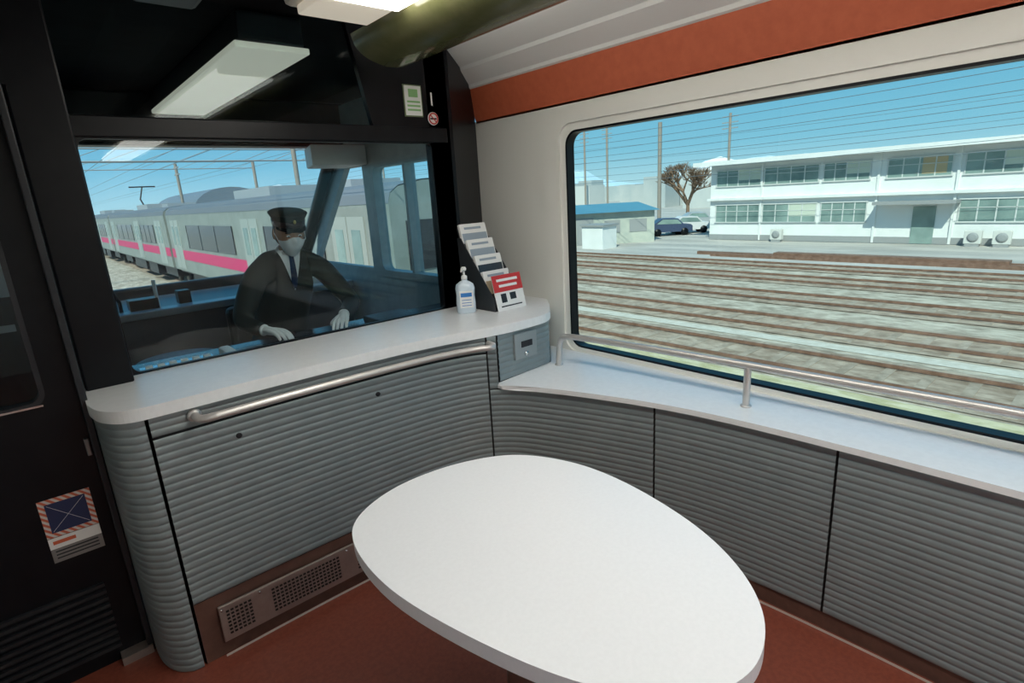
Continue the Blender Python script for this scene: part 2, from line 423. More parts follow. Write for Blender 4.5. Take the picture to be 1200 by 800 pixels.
def hatch():
    m = bpy.data.materials.new('hazard_hatch'); m.use_nodes = True; nt = m.node_tree; b = nt.nodes['Principled BSDF']
    tc = nt.nodes.new('ShaderNodeTexCoord'); wv = nt.nodes.new('ShaderNodeTexWave'); wv.bands_direction='DIAGONAL'
    wv.inputs['Scale'].default_value = 30; r = nt.nodes.new('ShaderNodeValToRGB'); r.color_ramp.interpolation='CONSTANT'
    r.color_ramp.elements[0].color=(0.55,0.12,0.06,1); r.color_ramp.elements[1].position=0.5; r.color_ramp.elements[1].color=(0.6,0.58,0.55,1)
    nt.links.new(tc.outputs['Object'], wv.inputs['Vector']); nt.links.new(wv.outputs['Fac'], r.inputs['Fac']); nt.links.new(r.outputs['Color'], b.inputs['Base Color'])
    return m
box('hatched_border', -0.146,-0.008,2.226,2.2285,0.545,0.68, hatch(), st)
box('panel', -0.130,-0.024,2.2245,2.227,0.561,0.664, M_navy, st)
tube('cross_1', [(-0.125,2.2245,0.566),(-0.029,2.2245,0.659)], 0.0006, M_paper, st, res=2)
tube('cross_2', [(-0.125,2.2245,0.659),(-0.029,2.2245,0.566)], 0.0006, M_paper, st, res=2)
box('caption', -0.146,-0.008,2.226,2.2285,0.455,0.543, mat('caption_grey',(0.20,0.19,0.185),0.5), st)
boxes('caption_white', [(-0.146,-0.008,2.2255,2.228,0.505,0.543)], M_paper, st)
boxes('caption_text', [(-0.135,-0.075,2.2245,2.2265,0.52,0.532)], M_orange, st)
boxes('caption_lines', [(-0.135,-0.02,2.2245,2.2265,0.468+i*0.012,0.472+i*0.012) for i in range(3)], M_dark, st)

# ------------------------------------------------------------ ceiling fittings
cl = grp('ceiling_light')
M_hous = mat('lamp_housing', (0.72,0.69,0.60), 0.45)
box('housing', 0.83,1.14,-3.1,2.06,2.205,2.30, M_hous, cl, 0.02)
box('lens', 0.86,1.12,-3.0,1.80,2.165,2.206, M_lens, cl, 0.008)
box('housing_end_glow', 0.86,1.12,1.805,2.02,2.175,2.206, M_creamglow, cl, 0.008)  # no lens: glows weakly so the cream housing end looks lit
op = grp('smoked_lamp_shade')
sh = [(1.15,2.20),(1.17,2.15),(1.22,2.115),(1.30,2.095),(1.38,2.10),(1.43,2.13)]
extr_y('shade', [(a,b) for a,b in catmull(sh,5)], -3.1, 2.22, M_olive, op, smooth=True)
vv = [(p[0],2.22,p[1]) for p in catmull(sh,5)]; c = (1.29,2.30,2.19)
addobj('end_cap', mesh_from('end_cap', vv+[c], [(i,i+1,len(vv)) for i in range(len(vv)-1)]), M_olive, op, True)
extr_y('edge_trim', [(1.425,2.128),(1.435,2.128),(1.435,2.138),(1.425,2.138)], -3.1, 2.22, mat('bronze',(0.3,0.28,0.2),0.3,metal=0.8), op, closed=True)
box('hangers', 1.25,1.29,-3.0,2.15,2.13,2.30, M_dark, op)
box('added_cove_glow', 1.34,1.38,-3.0,2.15,2.16,2.20, M_coveglow, op)  # added light, hidden above the shade, to whiten the cove
box('ceiling_duct', 0.42,0.62,-3.1,2.30,2.22,2.30, M_dark, None, 0.02)
cbm = grp('cab_strip_reflection')  # added strip standing in for the ceiling light's reflection in the partition
box('housing', 0.80,1.06,2.46,4.27,2.19,2.30, M_dark, cbm, 0.01)  # dark backing of the added reflection strip
box('lens', 0.78,1.08,2.46,4.25,2.165,2.19, M_creamglow, cbm, 0.006)  # glowing face imitating the mirrored light, not a cab lamp

# ------------------------------------------------------------ cab
M_cab = mat('cab_grey', (0.30,0.36,0.36), 0.5, noise=((0.36,0.42,0.42), 9, 0.4, 0.6))
M_cabd = mat('cab_dark_blue', (0.03,0.04,0.055), 0.35, noise=((0.045,0.055,0.07), 20, 0.4, 0.6))
cw = grp('wall_cab_right')
plate('side', [[(2.70,0),(5.55,0),(5.5,0.98),(4.35,2.0),(4.35,2.28),(2.70,2.28)], rrect(2.95,3.85,1.02,1.82,0.05), [(4.02,1.05),(5.15,1.05),(4.32,1.82),(4.02,1.82)]], 0.05, atX(2.07), M_cab, cw)
plate('window_frame', [rrect(2.93,3.87,1.0,1.84,0.05), rrect(2.98,3.82,1.05,1.79,0.05)], 0.08, atX(2.06), M_cab, cw)
box('mullion', 2.03,2.11,3.38,3.41,1.02,1.82, M_cab, cw)
plate('glass', [rect(2.95,3.85,1.02,1.82)], 0.004, atX(2.08), M_glass3, cw)
wsd = grp('windshield')
tube('pillar_right', [(2.02,5.52,0.97),(2.0,4.33,2.02)], 0.05, M_black, wsd)
tube('pillar_left', [(-0.65,5.52,0.97),(-0.65,4.33,2.02)], 0.05, M_black, wsd)
box('header', -0.70,2.09,4.28,4.45,1.98,2.30, M_black, wsd, 0.02)
box('sill', -0.70,2.09,5.46,5.56,0.0,0.98, M_black, wsd, 0.02)
addobj('pane', mesh_from('pane', [(-0.65,5.52,0.98),(2.02,5.52,0.98),(2.0,4.36,2.0),(-0.65,4.36,2.0)], [(0,1,2,3)]), M_glass3, wsd)
M_wh = mat('cab_white', (0.80,0.82,0.80), 0.5)
prism('blind_box', [(1.62,3.9),(2.03,3.9),(2.03,4.26),(1.72,4.26)], 1.82, 1.96, M_wh, wsd, 0.01)
db = grp('cab_dashboard')
box('body', -0.65,2.02,4.40,5.44,0.0,0.90, M_cabd, db, 0.03)
box('ledge', -0.65,2.02,4.36,4.5,0.88,0.93, mat('dash_edge',(0.22,0.27,0.31),0.3), db, 0.01)
boxes('instruments', [(0.45,0.62,4.46,4.6,0.93,1.0),(0.75,0.83,4.5,4.6,0.93,1.02),(1.3,1.7,4.5,4.7,0.93,1.04)], M_black, db)
tube('handset_stem', [(0.62,4.5,0.93),(0.62,4.5,1.12)], 0.012, M_wh, db)
tube('gooseneck', [(0.40,4.5,0.92),(0.40,4.48,1.0),(0.37,4.46,1.08),(0.33,4.45,1.10)], 0.012, M_black, db)
ec = grp('equipment_cabinet')
box('carcass', -0.69,0.13,3.2,3.8,0.0,2.2, M_black, ec, 0.01)
boxes('door_panels', [(-0.66,-0.30,3.185,3.2,0.1,2.1),(-0.27,0.10,3.185,3.2,0.1,2.1)], M_dark, ec)
boxes('labels', [(-0.12,-0.07,3.18,3.186,1.25,1.45),(-0.35,-0.22,3.18,3.186,1.35,1.5),(-0.3,-0.1,3.18,3.186,1.1,1.13)], mat('label_grey',(0.22,0.25,0.28),0.4), ec)
dk = grp('control_desk')
box('body', 0.22,2.0,2.46,2.76,0.0,0.86, M_cabd, dk, 0.01)
box('top', 0.20,2.02,2.445,2.96,0.86,0.90, mat('desk_top',(0.05,0.06,0.075),0.2), dk, 0.012)
box('steel_panel', 0.26,0.55,2.56,2.80,0.90,0.915, M_steel, dk, 0.004)
boxes('buttons', [(0.28+i*0.045,0.305+i*0.045,2.6+j*0.06,2.63+j*0.06,0.915,0.93) for i in range(6) for j in range(3)], M_wh, dk)
box('screen_unit', 1.34,1.58,2.62,2.84,0.90,0.94, M_dark, dk, 0.008)
box('papers', 0.66,0.78,2.60,2.82,0.90,0.904, mat('timetable',(0.35,0.42,0.48),0.4), dk)
box('papers_2', 1.02,1.20,2.62,2.78,0.90,0.903, mat('timetable',(0.35,0.42,0.48),0.4), dk)
boxes('timetable_lines', [(0.67,0.77,2.61+i*0.025,2.616+i*0.025,0.904,0.905) for i in range(8)], M_dark, dk)
tube('throttle_stem', [(0.87,2.76,0.90),(0.88,2.76,0.935)], 0.012, M_steel, dk)
tube('throttle_grip', [(0.84,2.76,0.935),(0.93,2.76,0.935)], 0.014, M_black, dk)
box('telephone', 0.58,0.63,2.60,2.80,0.90,0.94, M_wh, dk, 0.012)
boxes('switches', [(1.24+i*0.03,1.255+i*0.03,2.6,2.62,0.90,0.935) for i in range(3)], M_wh, dk)
cs = grp('round_stool')
lathe('cushion', [(0.02,0.52),(0.19,0.53),(0.22,0.58),(0.20,0.65),(0.02,0.67)], M_dark, cs, Matrix.Translation((0.50,3.35,0.15)), 28)
tube('stem', [(0.50,3.35,0.0),(0.50,3.35,0.68)], 0.04, M_steel, cs)
lathe('base', [(0.16,0),(0.16,0.02),(0.05,0.05)], M_steel, cs, Matrix.Translation((0.50,3.35,0)), 24)
ds = grp('cab_chair')
box('seat', 0.83,1.28,3.15,3.62,0.38,0.48, M_dark, ds, 0.035)
box('back', 0.84,1.27,3.62,3.70,0.46,0.98, M_dark, ds, 0.035)
tube('column', [(1.05,3.4,0),(1.05,3.4,0.40)], 0.05, M_steel, ds)
lathe('base', [(0.2,0),(0.2,0.02),(0.06,0.05)], M_steel, ds, Matrix.Translation((1.05,3.4,0)), 24)

# ------------------------------------------------------------ driver
M_uni = mat('uniform_black', (0.014,0.019,0.018), 0.75, noise=((0.021,0.027,0.025), 60, 0.4, 0.6))
M_lap = mat('lapel_black', (0.007,0.009,0.009), 0.6)
M_skin = mat('skin', (0.50,0.28,0.19), 0.55)
M_glove = mat('glove_white', (0.90,0.91,0.93), 0.7)
M_hair = mat('hair', (0.012,0.010,0.009), 0.6)
M_shirt = mat('shirt', (0.8,0.82,0.85), 0.7)
M_mask = mat('mask_white', (0.90,0.93,0.96), 0.7)
drv = grp('train_driver')
def skin(name, verts, edges, radii, m, parent, sub=2, root=0, M=None):
    me = bpy.data.meshes.new(name); me.from_pydata(verts, edges, []); me.update()
    o = bpy.data.objects.new(name, me); COL.objects.link(o)
    o.modifiers.new('sk','SKIN'); o.modifiers['sk'].use_smooth_shade = True
    for i, r in enumerate(radii):
        sv = me.skin_vertices[0].data[i]
        sv.radius = (r, r) if not isinstance(r, tuple) else r
        sv.use_root = (i == root)
    s = o.modifiers.new('ss','SUBSURF'); s.levels = sub; s.render_levels = sub
    dg = bpy.context.evaluated_depsgraph_get()
    nm = bpy.data.meshes.new_from_object(o.evaluated_get(dg))
    bpy.data.objects.remove(o)
    if M is not None: nm.transform(M)
    return addobj(name, nm, m, parent, True)
V = [(1.05,3.42,.645),(1.06,3.38,.85),(1.08,3.30,1.08),(1.09,3.22,1.22),(1.095,3.17,1.30),
     (.99,3.18,1.24),(.905,3.14,1.205),(.825,3.09,1.09),(.765,3.03,.99),(.79,2.94,.97),(.82,2.865,.96),
     (1.19,3.21,1.24),(1.28,3.19,1.205),(1.345,3.13,1.09),(1.385,3.05,.99),(1.32,2.96,.97),(1.25,2.885,.96),
     (.96,3.38,.595),(.93,3.15,.57),(.92,3.05,.54),(.92,3.08,.28),(.93,3.12,.08),
     (1.14,3.38,.595),(1.17,3.15,.57),(1.18,3.05,.54),(1.18,3.08,.28),(1.17,3.12,.08)]
E = [(0,1),(1,2),(2,3),(3,4),(3,5),(5,6),(6,7),(7,8),(8,9),(9,10),(3,11),(11,12),(12,13),(13,14),(14,15),(15,16),
     (0,17),(17,18),(18,19),(19,20),(20,21),(0,22),(22,23),(23,24),(24,25),(25,26)]
R = [.16,.155,.165,.115,.055,.085,.070,.062,.055,.046,.036,.085,.070,.062,.055,.046,.036,
     .09,.08,.065,.052,.042,.09,.08,.065,.052,.042]
body = skin('body', V, E, R, M_uni, drv)
for x in (0.93,1.17):
    skin('shoe', [(x,3.14,.045),(x,3.06,.045),(x,2.97,.035)], [(0,1),(1,2)], [.045,.05,.035], M_black, drv)
skin('neck', [(1.095,3.19,1.26),(1.10,3.14,1.37)], [(0,1)], [.05,.052], M_skin, drv)
for nm_, wv in (('cuff_1',((.812,2.885,.962),(.826,2.855,.959))),('cuff_2',((1.262,2.90,.962),(1.243,2.868,.959)))):
    skin(nm_, list(wv), [(0,1)], [.036,.035], M_shirt, drv)
bv = BVHTree.FromPolygons([v.co.copy() for v in body.data.vertices], [tuple(p.vertices) for p in body.data.polygons])
def hug(name, outline, off, m, nx=10, nz=22):
    vs=[]; fs=[]
    for j in range(nz+1):
        v=j/nz; u0,u1,z = outline(v)
        for i in range(nx+1):
            x=1.094+u0+(u1-u0)*i/nx
            h=bv.ray_cast(Vector((x,2.6,z)),Vector((0,1,0)))
            y = h[0].y if h[0] is not None else 3.12
            vs.append((x,min(y,3.135)-off,z))
    W=nx+1
    for j in range(nz):
        for i in range(nx): fs.append((j*W+i,j*W+i+1,(j+1)*W+i+1,(j+1)*W+i))
    return addobj(name, mesh_from(name,vs,fs), m, drv, True)
zt, zb = 1.325, 1.10
hug('shirt_front', lambda v:(-0.062*(1-v)-.003,0.062*(1-v)+.003, zt+(zb-zt)*v), 0.006, M_shirt)
hug('tie', lambda v:(-0.012-.010*v if v<.93 else -.008,0.012+.010*v if v<.93 else .008, zt-.01+(zb+.02-zt)*v), 0.011, M_navy, 4)
hug('lapel_1', lambda v:(-0.062*(1-v)-.004-0.045*math.sin(math.pi*min(1,v*1.15))**.7 if v<.86 else -0.062*(1-v)-.012, -0.062*(1-v)-.002, zt-.01+(zb-zt)*v), 0.012, M_lap, 4)
hug('lapel_2', lambda v:(0.062*(1-v)+.002, 0.062*(1-v)+.004+0.045*math.sin(math.pi*min(1,v*1.15))**.7 if v<.86 else 0.062*(1-v)+.012, zt-.01+(zb-zt)*v), 0.012, M_lap, 4)
def capc(name, prof, m, M, n=32):
    bm = bmesh.new(); rings = []
    for rx, ry, z, dy, tz in prof:
        rings.append([bm.verts.new((rx*math.sin(2*math.pi*i/n), dy-ry*math.cos(2*math.pi*i/n), z+tz*math.cos(2*math.pi*i/n))) for i in range(n)])
    for a, b in zip(rings[:-1], rings[1:]):
        for i in range(n): bm.faces.new((a[i], a[(i+1)%n], b[(i+1)%n], b[i]))
    bm.faces.new(rings[0][::-1]); bm.faces.new(rings[-1]); bm.transform(M); bm_obj(name, bm, m, drv, True)
capc('shirt_collar', [(0.061,0.061,-0.02,0,-0.02),(0.059,0.059,0.0,0,-0.015),(0.055,0.055,0.018,0,-0.01)], M_shirt, Matrix.Translation((1.097,3.165,1.312)) @ Matrix.Rotation(math.radians(12),4,'X'))
HM = Matrix.Translation((1.10,3.10,1.420)) @ Matrix.Rotation(math.radians(-4),4,'Z') @ Matrix.Rotation(math.radians(16),4,'X') @ Matrix.Scale(1.03,4)
def head_pt(th, ph, s=1.0):
    x = math.sin(th)*math.cos(ph); y = -math.cos(th)*math.cos(ph); z = math.sin(ph)
    rx, ry, rz = 0.074, 0.096, 0.118
    jaw = 1.0 - 0.36*max(0, -z)**1.5
    X_ = x*rx*jaw; Y_ = y*ry*(1.0-0.12*max(0,-z)*(1 if y>0 else 0.2)); Z_ = z*rz
    if y < 0:
        nb = math.exp(-((x/0.17)**2))*math.exp(-(((z+0.12)/0.2)**2)); Y_ -= 0.020*nb
        Y_ -= 0.006*math.exp(-((x/0.3)**2))*math.exp(-(((z+0.5)/0.14)**2))
        for sx in (-0.38, 0.38): Y_ += 0.007*math.exp(-(((x-sx)/0.17)**2))*math.exp(-(((z-0.06)/0.12)**2))
        Y_ -= 0.005*math.exp(-((x/0.35)**2))*math.exp(-(((z+0.86)/0.15)**2))
    return Vector((X_, Y_, Z_))*s
def head_shell(name, cond, s, m, nt_=64, np_=48):
    vs = []; fs = []
    for j in range(np_+1):
        ph = -math.pi/2+math.pi*j/np_
        for i in range(nt_):
            th = -math.pi+2*math.pi*i/nt_; vs.append(head_pt(th, ph, s))
    for j in range(np_):
        for i in range(nt_):
            th = -math.pi+2*math.pi*(i+.5)/nt_; ph = -math.pi/2+math.pi*(j+.5)/np_
            if cond(th, ph): fs.append((j*nt_+i, j*nt_+(i+1)%nt_, (j+1)*nt_+(i+1)%nt_, (j+1)*nt_+i))
    me = mesh_from(name, vs, fs); me.transform(HM); return addobj(name, me, m, drv, True)
head_shell('head', lambda a,b: True, 1.0, M_skin)
head_shell('hair', lambda a,b: abs(a) > 1.35 and b > -0.45 or b > 0.55, 1.05, M_hair)
head_shell('mask', lambda a,b: abs(a) < 1.15-0.25*max(0,-b-.6) and -1.3 < b < -0.16+0.22*math.exp(-(a/0.45)**2), 1.10, M_mask, 160, 120)
def ell(name, c, r, m):
    bm = bmesh.new(); bmesh.ops.create_uvsphere(bm, u_segments=16, v_segments=10, radius=1)
    bm.transform(HM @ Matrix.Translation(c) @ Matrix.Diagonal((*r,1))); bm_obj(name, bm, m, drv, True)
for sx in (-1,1):
    ell('ear', (sx*0.075,0.005,-0.005), (0.009,0.018,0.030), M_skin)
    ell('eye', (sx*0.028,-0.084,0.006), (0.012,0.006,0.0045), M_glove)
    ell('iris', (sx*0.028,-0.089,0.004), (0.005,0.003,0.004), M_hair)
    ell('eyebrow', (sx*0.030,-0.090,0.024), (0.017,0.005,0.0035), M_hair)
    tube('mask_strap', [HM @ Vector((sx*0.068,-0.05,-0.03)), HM @ Vector((sx*0.078,-0.01,0.005))], 0.0015, M_mask, drv, res=2)
capc('cap_crown', [(0.078,0.099,0.040,0,0),(0.080,0.101,0.078,0,0.004),(0.094,0.111,0.100,0,0.008),(0.096,0.113,0.106,0,0.008),(0.081,0.096,0.115,0,0.008),(0.03,0.03,0.120,0,0.004)], M_uni, HM)
capc('cap_band', [(0.0805,0.1015,0.045,0,0),(0.0825,0.1035,0.074,0,0.004)], mat('cap_band',(0.05,0.03,0.03),0.4), HM)
vs = []; K = 17
for i in range(K):
    a = -1.15+2.3*i/(K-1)
    for rr, dz in ((1.0,0.048),(1.16,0.044),(1.30,0.036)):
        k = 1+(rr-1)*math.cos(a*1.3); vs.append(HM @ Vector((0.081*k*math.sin(a), -0.101*k*math.cos(a), dz)))
addobj('cap_peak', mesh_from('cap_peak', vs, [(3*i+j,3*i+3+j,3*i+4+j,3*i+1+j) for i in range(K-1) for j in range(2)]), M_black, drv, True)
ell('cap_badge', (0,-0.110,0.085), (0.008,0.004,0.010), mat('badge_gold',(0.6,0.45,0.15),0.3,metal=0.9))
def hand(name, origin, fwd, up, side, curl):
    f = Vector(fwd).normalized(); u = Vector(up).normalized(); s = f.cross(u).normalized(); u = s.cross(f).normalized(); s = s*side
    O = Vector(origin)
    W = lambda a,b,c_: tuple(O+f*a+s*b+u*c_)
    lens = [0.036,0.042,0.039,0.030]
    for i in range(4):
        b = (1.5-i)*0.0205; kx = 0.088-abs(i-1)*0.004; L = lens[i]
        a1, a2, a3 = curl*0.5, curl*1.2, curl*1.8
        p1 = (kx, b, 0.004); p2 = (p1[0]+L*math.cos(a1), b*1.05, p1[2]-L*math.sin(a1))
        p3 = (p2[0]+L*.65*math.cos(a2), b*1.05, p2[2]-L*.65*math.sin(a2)); p4 = (p3[0]+L*.5*math.cos(a3), b*1.05, p3[2]-L*.5*math.sin(a3))
        vs = [(0.0,b*0.45,0),(0.045,b*0.8,0.003),p1,p2,p3,p4]
        skin(name+'_finger_%d'%(i+1), [W(*p) for p in vs], [(k,k+1) for k in range(5)], [.016,.0145,.0115,.0095,.0085,.0075], M_glove, drv)
    skin(name+'_thumb', [W(0.012,0.018,-0.004),W(0.040,0.042,-0.012),W(0.066,0.052,-0.018),W(0.088,0.050,-0.024)], [(0,1),(1,2),(2,3)], [.016,.0135,.0105,.009], M_glove, drv)
    skin(name+'_palm', [W(-0.03,0,0),W(0.0,0,0),(W(0.04,0,0)),W(0.08,0,0.0)], [(0,1),(1,2),(2,3)], [.026,.024,.022,.018], M_glove, drv)
hand('right_hand', (.828,2.848,.960), (0.35,-0.93,-0.06), (0.1,-0.1,1), -1, 0.6)
hand('left_hand', (1.238,2.86,.958), (-0.55,-0.80,-0.12), (0,-0.1,1), 1, 0.5)

# ------------------------------------------------------------ items on counter
hb = grp('hand_sanitizer_bottle')
M_bot = mat('bottle_plastic', (0.62,0.72,0.80), 0.15)
T = Matrix.Translation((1.61,2.22,0.985))
bm = bmesh.new(); rings = []; n = 32
def supr(rx, ry, z): 
    out = []
    for i in range(n):
        a = 2*math.pi*i/n; c_, s_ = math.cos(a), math.sin(a)
        out.append(bm.verts.new((rx*math.copysign(abs(c_)**0.75,c_), ry*math.copysign(abs(s_)**0.75,s_), z)))
    return out
for rx, ry, z in ((.043,.028,0),(.048,.031,.006),(.049,.032,.05),(.046,.030,.09),(.049,.032,.125),(.043,.029,.145),(.025,.021,.158),(.014,.014,.163),(.014,.014,.17)):
    rings.append(supr(rx, ry, z))
for a, b in zip(rings[:-1], rings[1:]):
    for i in range(n): bm.faces.new((a[i], a[(i+1)%n], b[(i+1)%n], b[i]))
RB = T @ Matrix.Rotation(math.radians(-30),4,'Z')
bm.faces.new(rings[0][::-1]); bm.faces.new(rings[-1]); bm.transform(RB)
bm_obj('body', bm, M_bot, hb, True)
box('label', -0.033,0.033,-0.0332,-0.0312,0.03,0.115, M_paper, hb, M=RB)
box('label_print', -0.028,0.028,-0.0338,-0.0325,0.085,0.105, mat('label_blue',(0.03,0.18,0.5),0.4), hb, M=RB)
boxes('label_lines', [(-0.024,0.024,-0.0338,-0.0325,0.04+i*0.014,0.043+i*0.014) for i in range(3)], mat('label_blue',(0,0,0)), hb, M=RB)
lathe('collar', [(0.015,.168),(0.015,.185),(0.008,.19)], M_paper, hb, T)
lathe('pump_stem', [(0.005,.188),(0.005,.215)], M_paper, hb, T, 12)
lathe('pump_head', [(0.012,.212),(0.014,.222),(0.010,.230)], M_paper, hb, T, 20)
tube('nozzle', [T @ Vector((0,0,.222)), T @ Vector((-0.025,-0.018,.221)), T @ Vector((-0.033,-0.024,.212))], 0.005, M_paper, hb)

br = grp('brochure_rack')
BR = Matrix.Translation((1.790,2.10,0.985)) @ Matrix.Rotation(math.radians(1),4,'Z')
M_bk = mat('brochure_dark', (0.03,0.035,0.04), 0.3)
M_tan = mat('brochure_tan', (0.45,0.36,0.24), 0.5)
M_lbl = mat('leaflet_blue_grey', (0.30,0.36,0.42), 0.5)
for sx in (-0.094, 0.090):
    vs = [(sx,0.0,0),(sx,0.25,0),(sx,0.27,0.36),(sx,0.24,0.36),(sx,0.0,0.06)]
    vs2 = [(x+0.004,y,z) for x,y,z in vs]; n = 5
    me = mesh_from('side', vs+vs2, [tuple(range(5)),tuple(range(5,10))[::-1]]+[(i,(i+1)%5,(i+1)%5+5,i+5) for i in range(5)])
    me.transform(BR); addobj('side', me, M_bk, br)
box('base', -0.094,0.094,0.0,0.26,0.0,0.006, M_bk, br, M=BR)
for k in range(4):
    Mk = BR @ Matrix.Translation((0,0.055+k*0.055,0.03+k*0.078)) @ Matrix.Rotation(math.radians(-16),4,'X')
    box('pocket_back', -0.090,0.090,0.006,0.010,0.0,0.155, M_bk, br, M=Mk)
    box('leaflets', -0.086,0.086,-0.012,0.005,0.0,0.168, M_paper, br, 0.001, M=Mk)
    box('leaflet_picture', -0.080,0.080,-0.0135,-0.0115,0.04,0.118, [M_tan,M_bk,M_lbl,M_lbl][k], br, M=Mk)
    boxes('leaflet_title', [(-0.06,0.05,-0.0135,-0.0115,0.138,0.150)], M_lbl, br, M=Mk)
    box('pocket_front', -0.090,0.090,-0.016,-0.0135,-0.005,0.05, M_bk, br, M=Mk)
Mk = BR @ Matrix.Translation((0.010,-0.014,0.0)) @ Matrix.Rotation(math.radians(-14),4,'X')
box('front_card', -0.096,0.096,-0.004,0.0,0.0,0.180, M_paper, br, M=Mk)
box('front_card_red', -0.096,0.096,-0.0055,-0.0035,0.095,0.180, M_red, br, M=Mk)
boxes('front_card_text', [(-0.07,0.07,-0.0065,-0.005,0.147,0.160),(-0.06,0.06,-0.0065,-0.005,0.118,0.131)], M_paper, br, M=Mk)
boxes('front_card_print', [(-0.06,-0.025,-0.0055,-0.0035,0.04,0.085),(0.0,0.04,-0.0055,-0.0035,0.05,0.085),(-0.07,0.07,-0.0055,-0.0035,0.018,0.024)], M_dark, br, M=Mk)

# ------------------------------------------------------------ exterior
GZ = -1.9
M_ground = mat('ballast', (0.26,0.215,0.16), 0.95, noise=((0.58,0.51,0.41), 4.5, 0.34, 0.66), bump=0.6, bscale=14, stretch=(1.0,0.5,1))
M_grass = mat('dry_grass', (0.40,0.36,0.19), 0.95, noise=((0.62,0.56,0.38), 5, 0.35, 0.65), bump=0.4, bscale=12, stretch=(1.2,0.5,1))
M_ash = mat('asphalt', (0.38,0.36,0.33), 0.95, noise=((0.50,0.47,0.43), 0.5, 0.4, 0.6), stretch=(1.5,0.4,1))
addobj('ground', mesh_from('ground', [(-400,-400,GZ-0.03),(1500,-400,GZ-0.03),(1500,1500,GZ-0.03),(-400,1500,GZ-0.03)], [(0,1,2,3)]), M_ash)
addobj('ballast_bed', mesh_from('ballast_bed', [(-12,-60,GZ),(24.0,-60,GZ),(24.0,260,GZ),(-12,260,GZ)], [(0,1,2,3)]), M_ground)
def strip(name, x0, x1, m, z):
    addobj(name, mesh_from(name, [(x0,-60,z),(x1,-60,z),(x1,200,z),(x0,200,z)], [(0,1,2,3)]), m)
strip('dry_grass_strip', 8.6, 9.6, M_grass, GZ+0.01)
strip('gravel_path', 11.95, 12.35, mat('pale_gravel',(0.50,0.46,0.38),0.95,noise=((0.62,0.58,0.50),6,0.35,0.65)), GZ+0.01)
M_rail = mat('rusty_rail', (0.16,0.085,0.055), 0.6, noise=((0.23,0.13,0.09), 5, 0.4, 0.6))
M_slp = mat('sleeper', (0.27,0.21,0.155), 0.9, noise=((0.44,0.36,0.28), 4, 0.35, 0.65))
M_dirt = mat('rusty_ballast', (0.23,0.165,0.115), 0.95, noise=((0.48,0.39,0.30), 4.5, 0.34, 0.66), bump=0.6, bscale=14, stretch=(1.0,0.5,1))
def track(xc, y0=-40, y1=160, m=M_rail):
    t = grp('railway_track')
    boxes('rails', [(xc-0.555,xc-0.515,y0,y1,GZ+0.035,GZ+0.10),(xc+0.515,xc+0.555,y0,y1,GZ+0.035,GZ+0.10)], m, t)
    addobj('track_bed', mesh_from('track_bed', [(xc-1.0,y0,GZ+0.02),(xc+1.0,y0,GZ+0.02),(xc+1.0,y1,GZ+0.02),(xc-1.0,y1,GZ+0.02)], [(0,1,2,3)]), M_dirt, t)
    bl = []; y = y0
    while y < min(y1, 80):
        bl.append((xc-0.9,xc+0.9,y,y+0.16,GZ,GZ+0.028)); y += 0.60
    boxes('sleepers', bl, M_slp, t)
for xc in (6.35, 10.7, 13.5, 16.6, 19.8, 22.7): track(xc)
rl = grp('stacked_spare_rails')
boxes('rails', [(25.0,25.2,-2,14,GZ-0.03,GZ+0.12),(25.5,25.7,0,15,GZ-0.03,GZ+0.12),(25.1,25.6,3,11,GZ+0.12,GZ+0.24)], M_rail, rl)
bd = grp('station_building')
M_bw = mat('building_white', (0.80,0.81,0.79), 0.8, noise=((0.74,0.76,0.74), 0.7, 0.4, 0.6))
M_bg = mat('building_grey', (0.30,0.31,0.31), 0.7)
M_bgl = mat('building_glass', (0.13,0.20,0.19), 0.15, noise=((0.26,0.36,0.33), 0.6, 0.35, 0.6))
M_cur = mat('window_blind', (0.55,0.60,0.50), 0.8)
BX = 32.5
box('body', BX, BX+9, -14, 18.3, GZ-0.03, 2.5, M_bw, bd)
box('roof', BX-0.9, BX+9.6, -14.6, 19.0, 2.5, 2.66, M_bg, bd)
box('fascia', BX-0.95, BX-0.88, -14.6, 19.0, 2.46, 2.70, M_bw, bd)
box('ledge', BX-0.25, BX, -14, 18.4, 0.42, 0.56, M_bw, bd)
box('plinth', BX-0.04, BX, -14, 18.3, GZ, GZ+0.3, M_bg, bd)
gls = []; frm = []; bl = []; tn = []
ups = [(15.2,17.9),(12.1,15.0),(9.7,11.86),(6.4,8.96),(3.3,5.94),(0.3,3.0),(-2.8,-0.2),(-6,-3.2)]
for i, (a, b) in enumerate(ups):
    for z0, z1 in ((1.25,2.12),(-0.85,0.12)):
        if z0 < 0 and i == 3: continue
        gls.append((BX-0.03,BX-0.01,a,b,z0,z1))
        frm += [(BX-0.07,BX-0.02,a-0.05,b+0.05,z1,z1+0.06),(BX-0.07,BX-0.02,a-0.05,b+0.05,z0-0.06,z0),(BX-0.05,BX-0.03,a,b,z0+(z1-z0)*.62,z0+(z1-z0)*.62+0.03)]
        n = 4
        for k in range(n+1):
            y = a+(b-a)*k/n; frm.append((BX-0.05,BX-0.03,y-0.025,y+0.025,z0,z1))
        if (i+int(z0>0)) % 2: bl.append((BX-0.035,BX-0.031,a,a+(b-a)*0.5,z0+0.3,z1))
        elif i == 3: tn.append((BX-0.035,BX-0.031,a+0.2,a+(b-a)*0.45,z0+0.1,z1))
boxes('glazing', gls, M_bgl, bd); boxes('frames', frm, mat('alu_frame',(0.6,0.62,0.6),0.5), bd); boxes('blinds', bl, M_cur, bd); boxes('curtain', tn, mat('curtain_tan',(0.5,0.38,0.22),0.8), bd)
box('entrance_canopy', BX-1.0, BX, 5.9, 9.2, 0.0, 0.14, M_bg, bd)
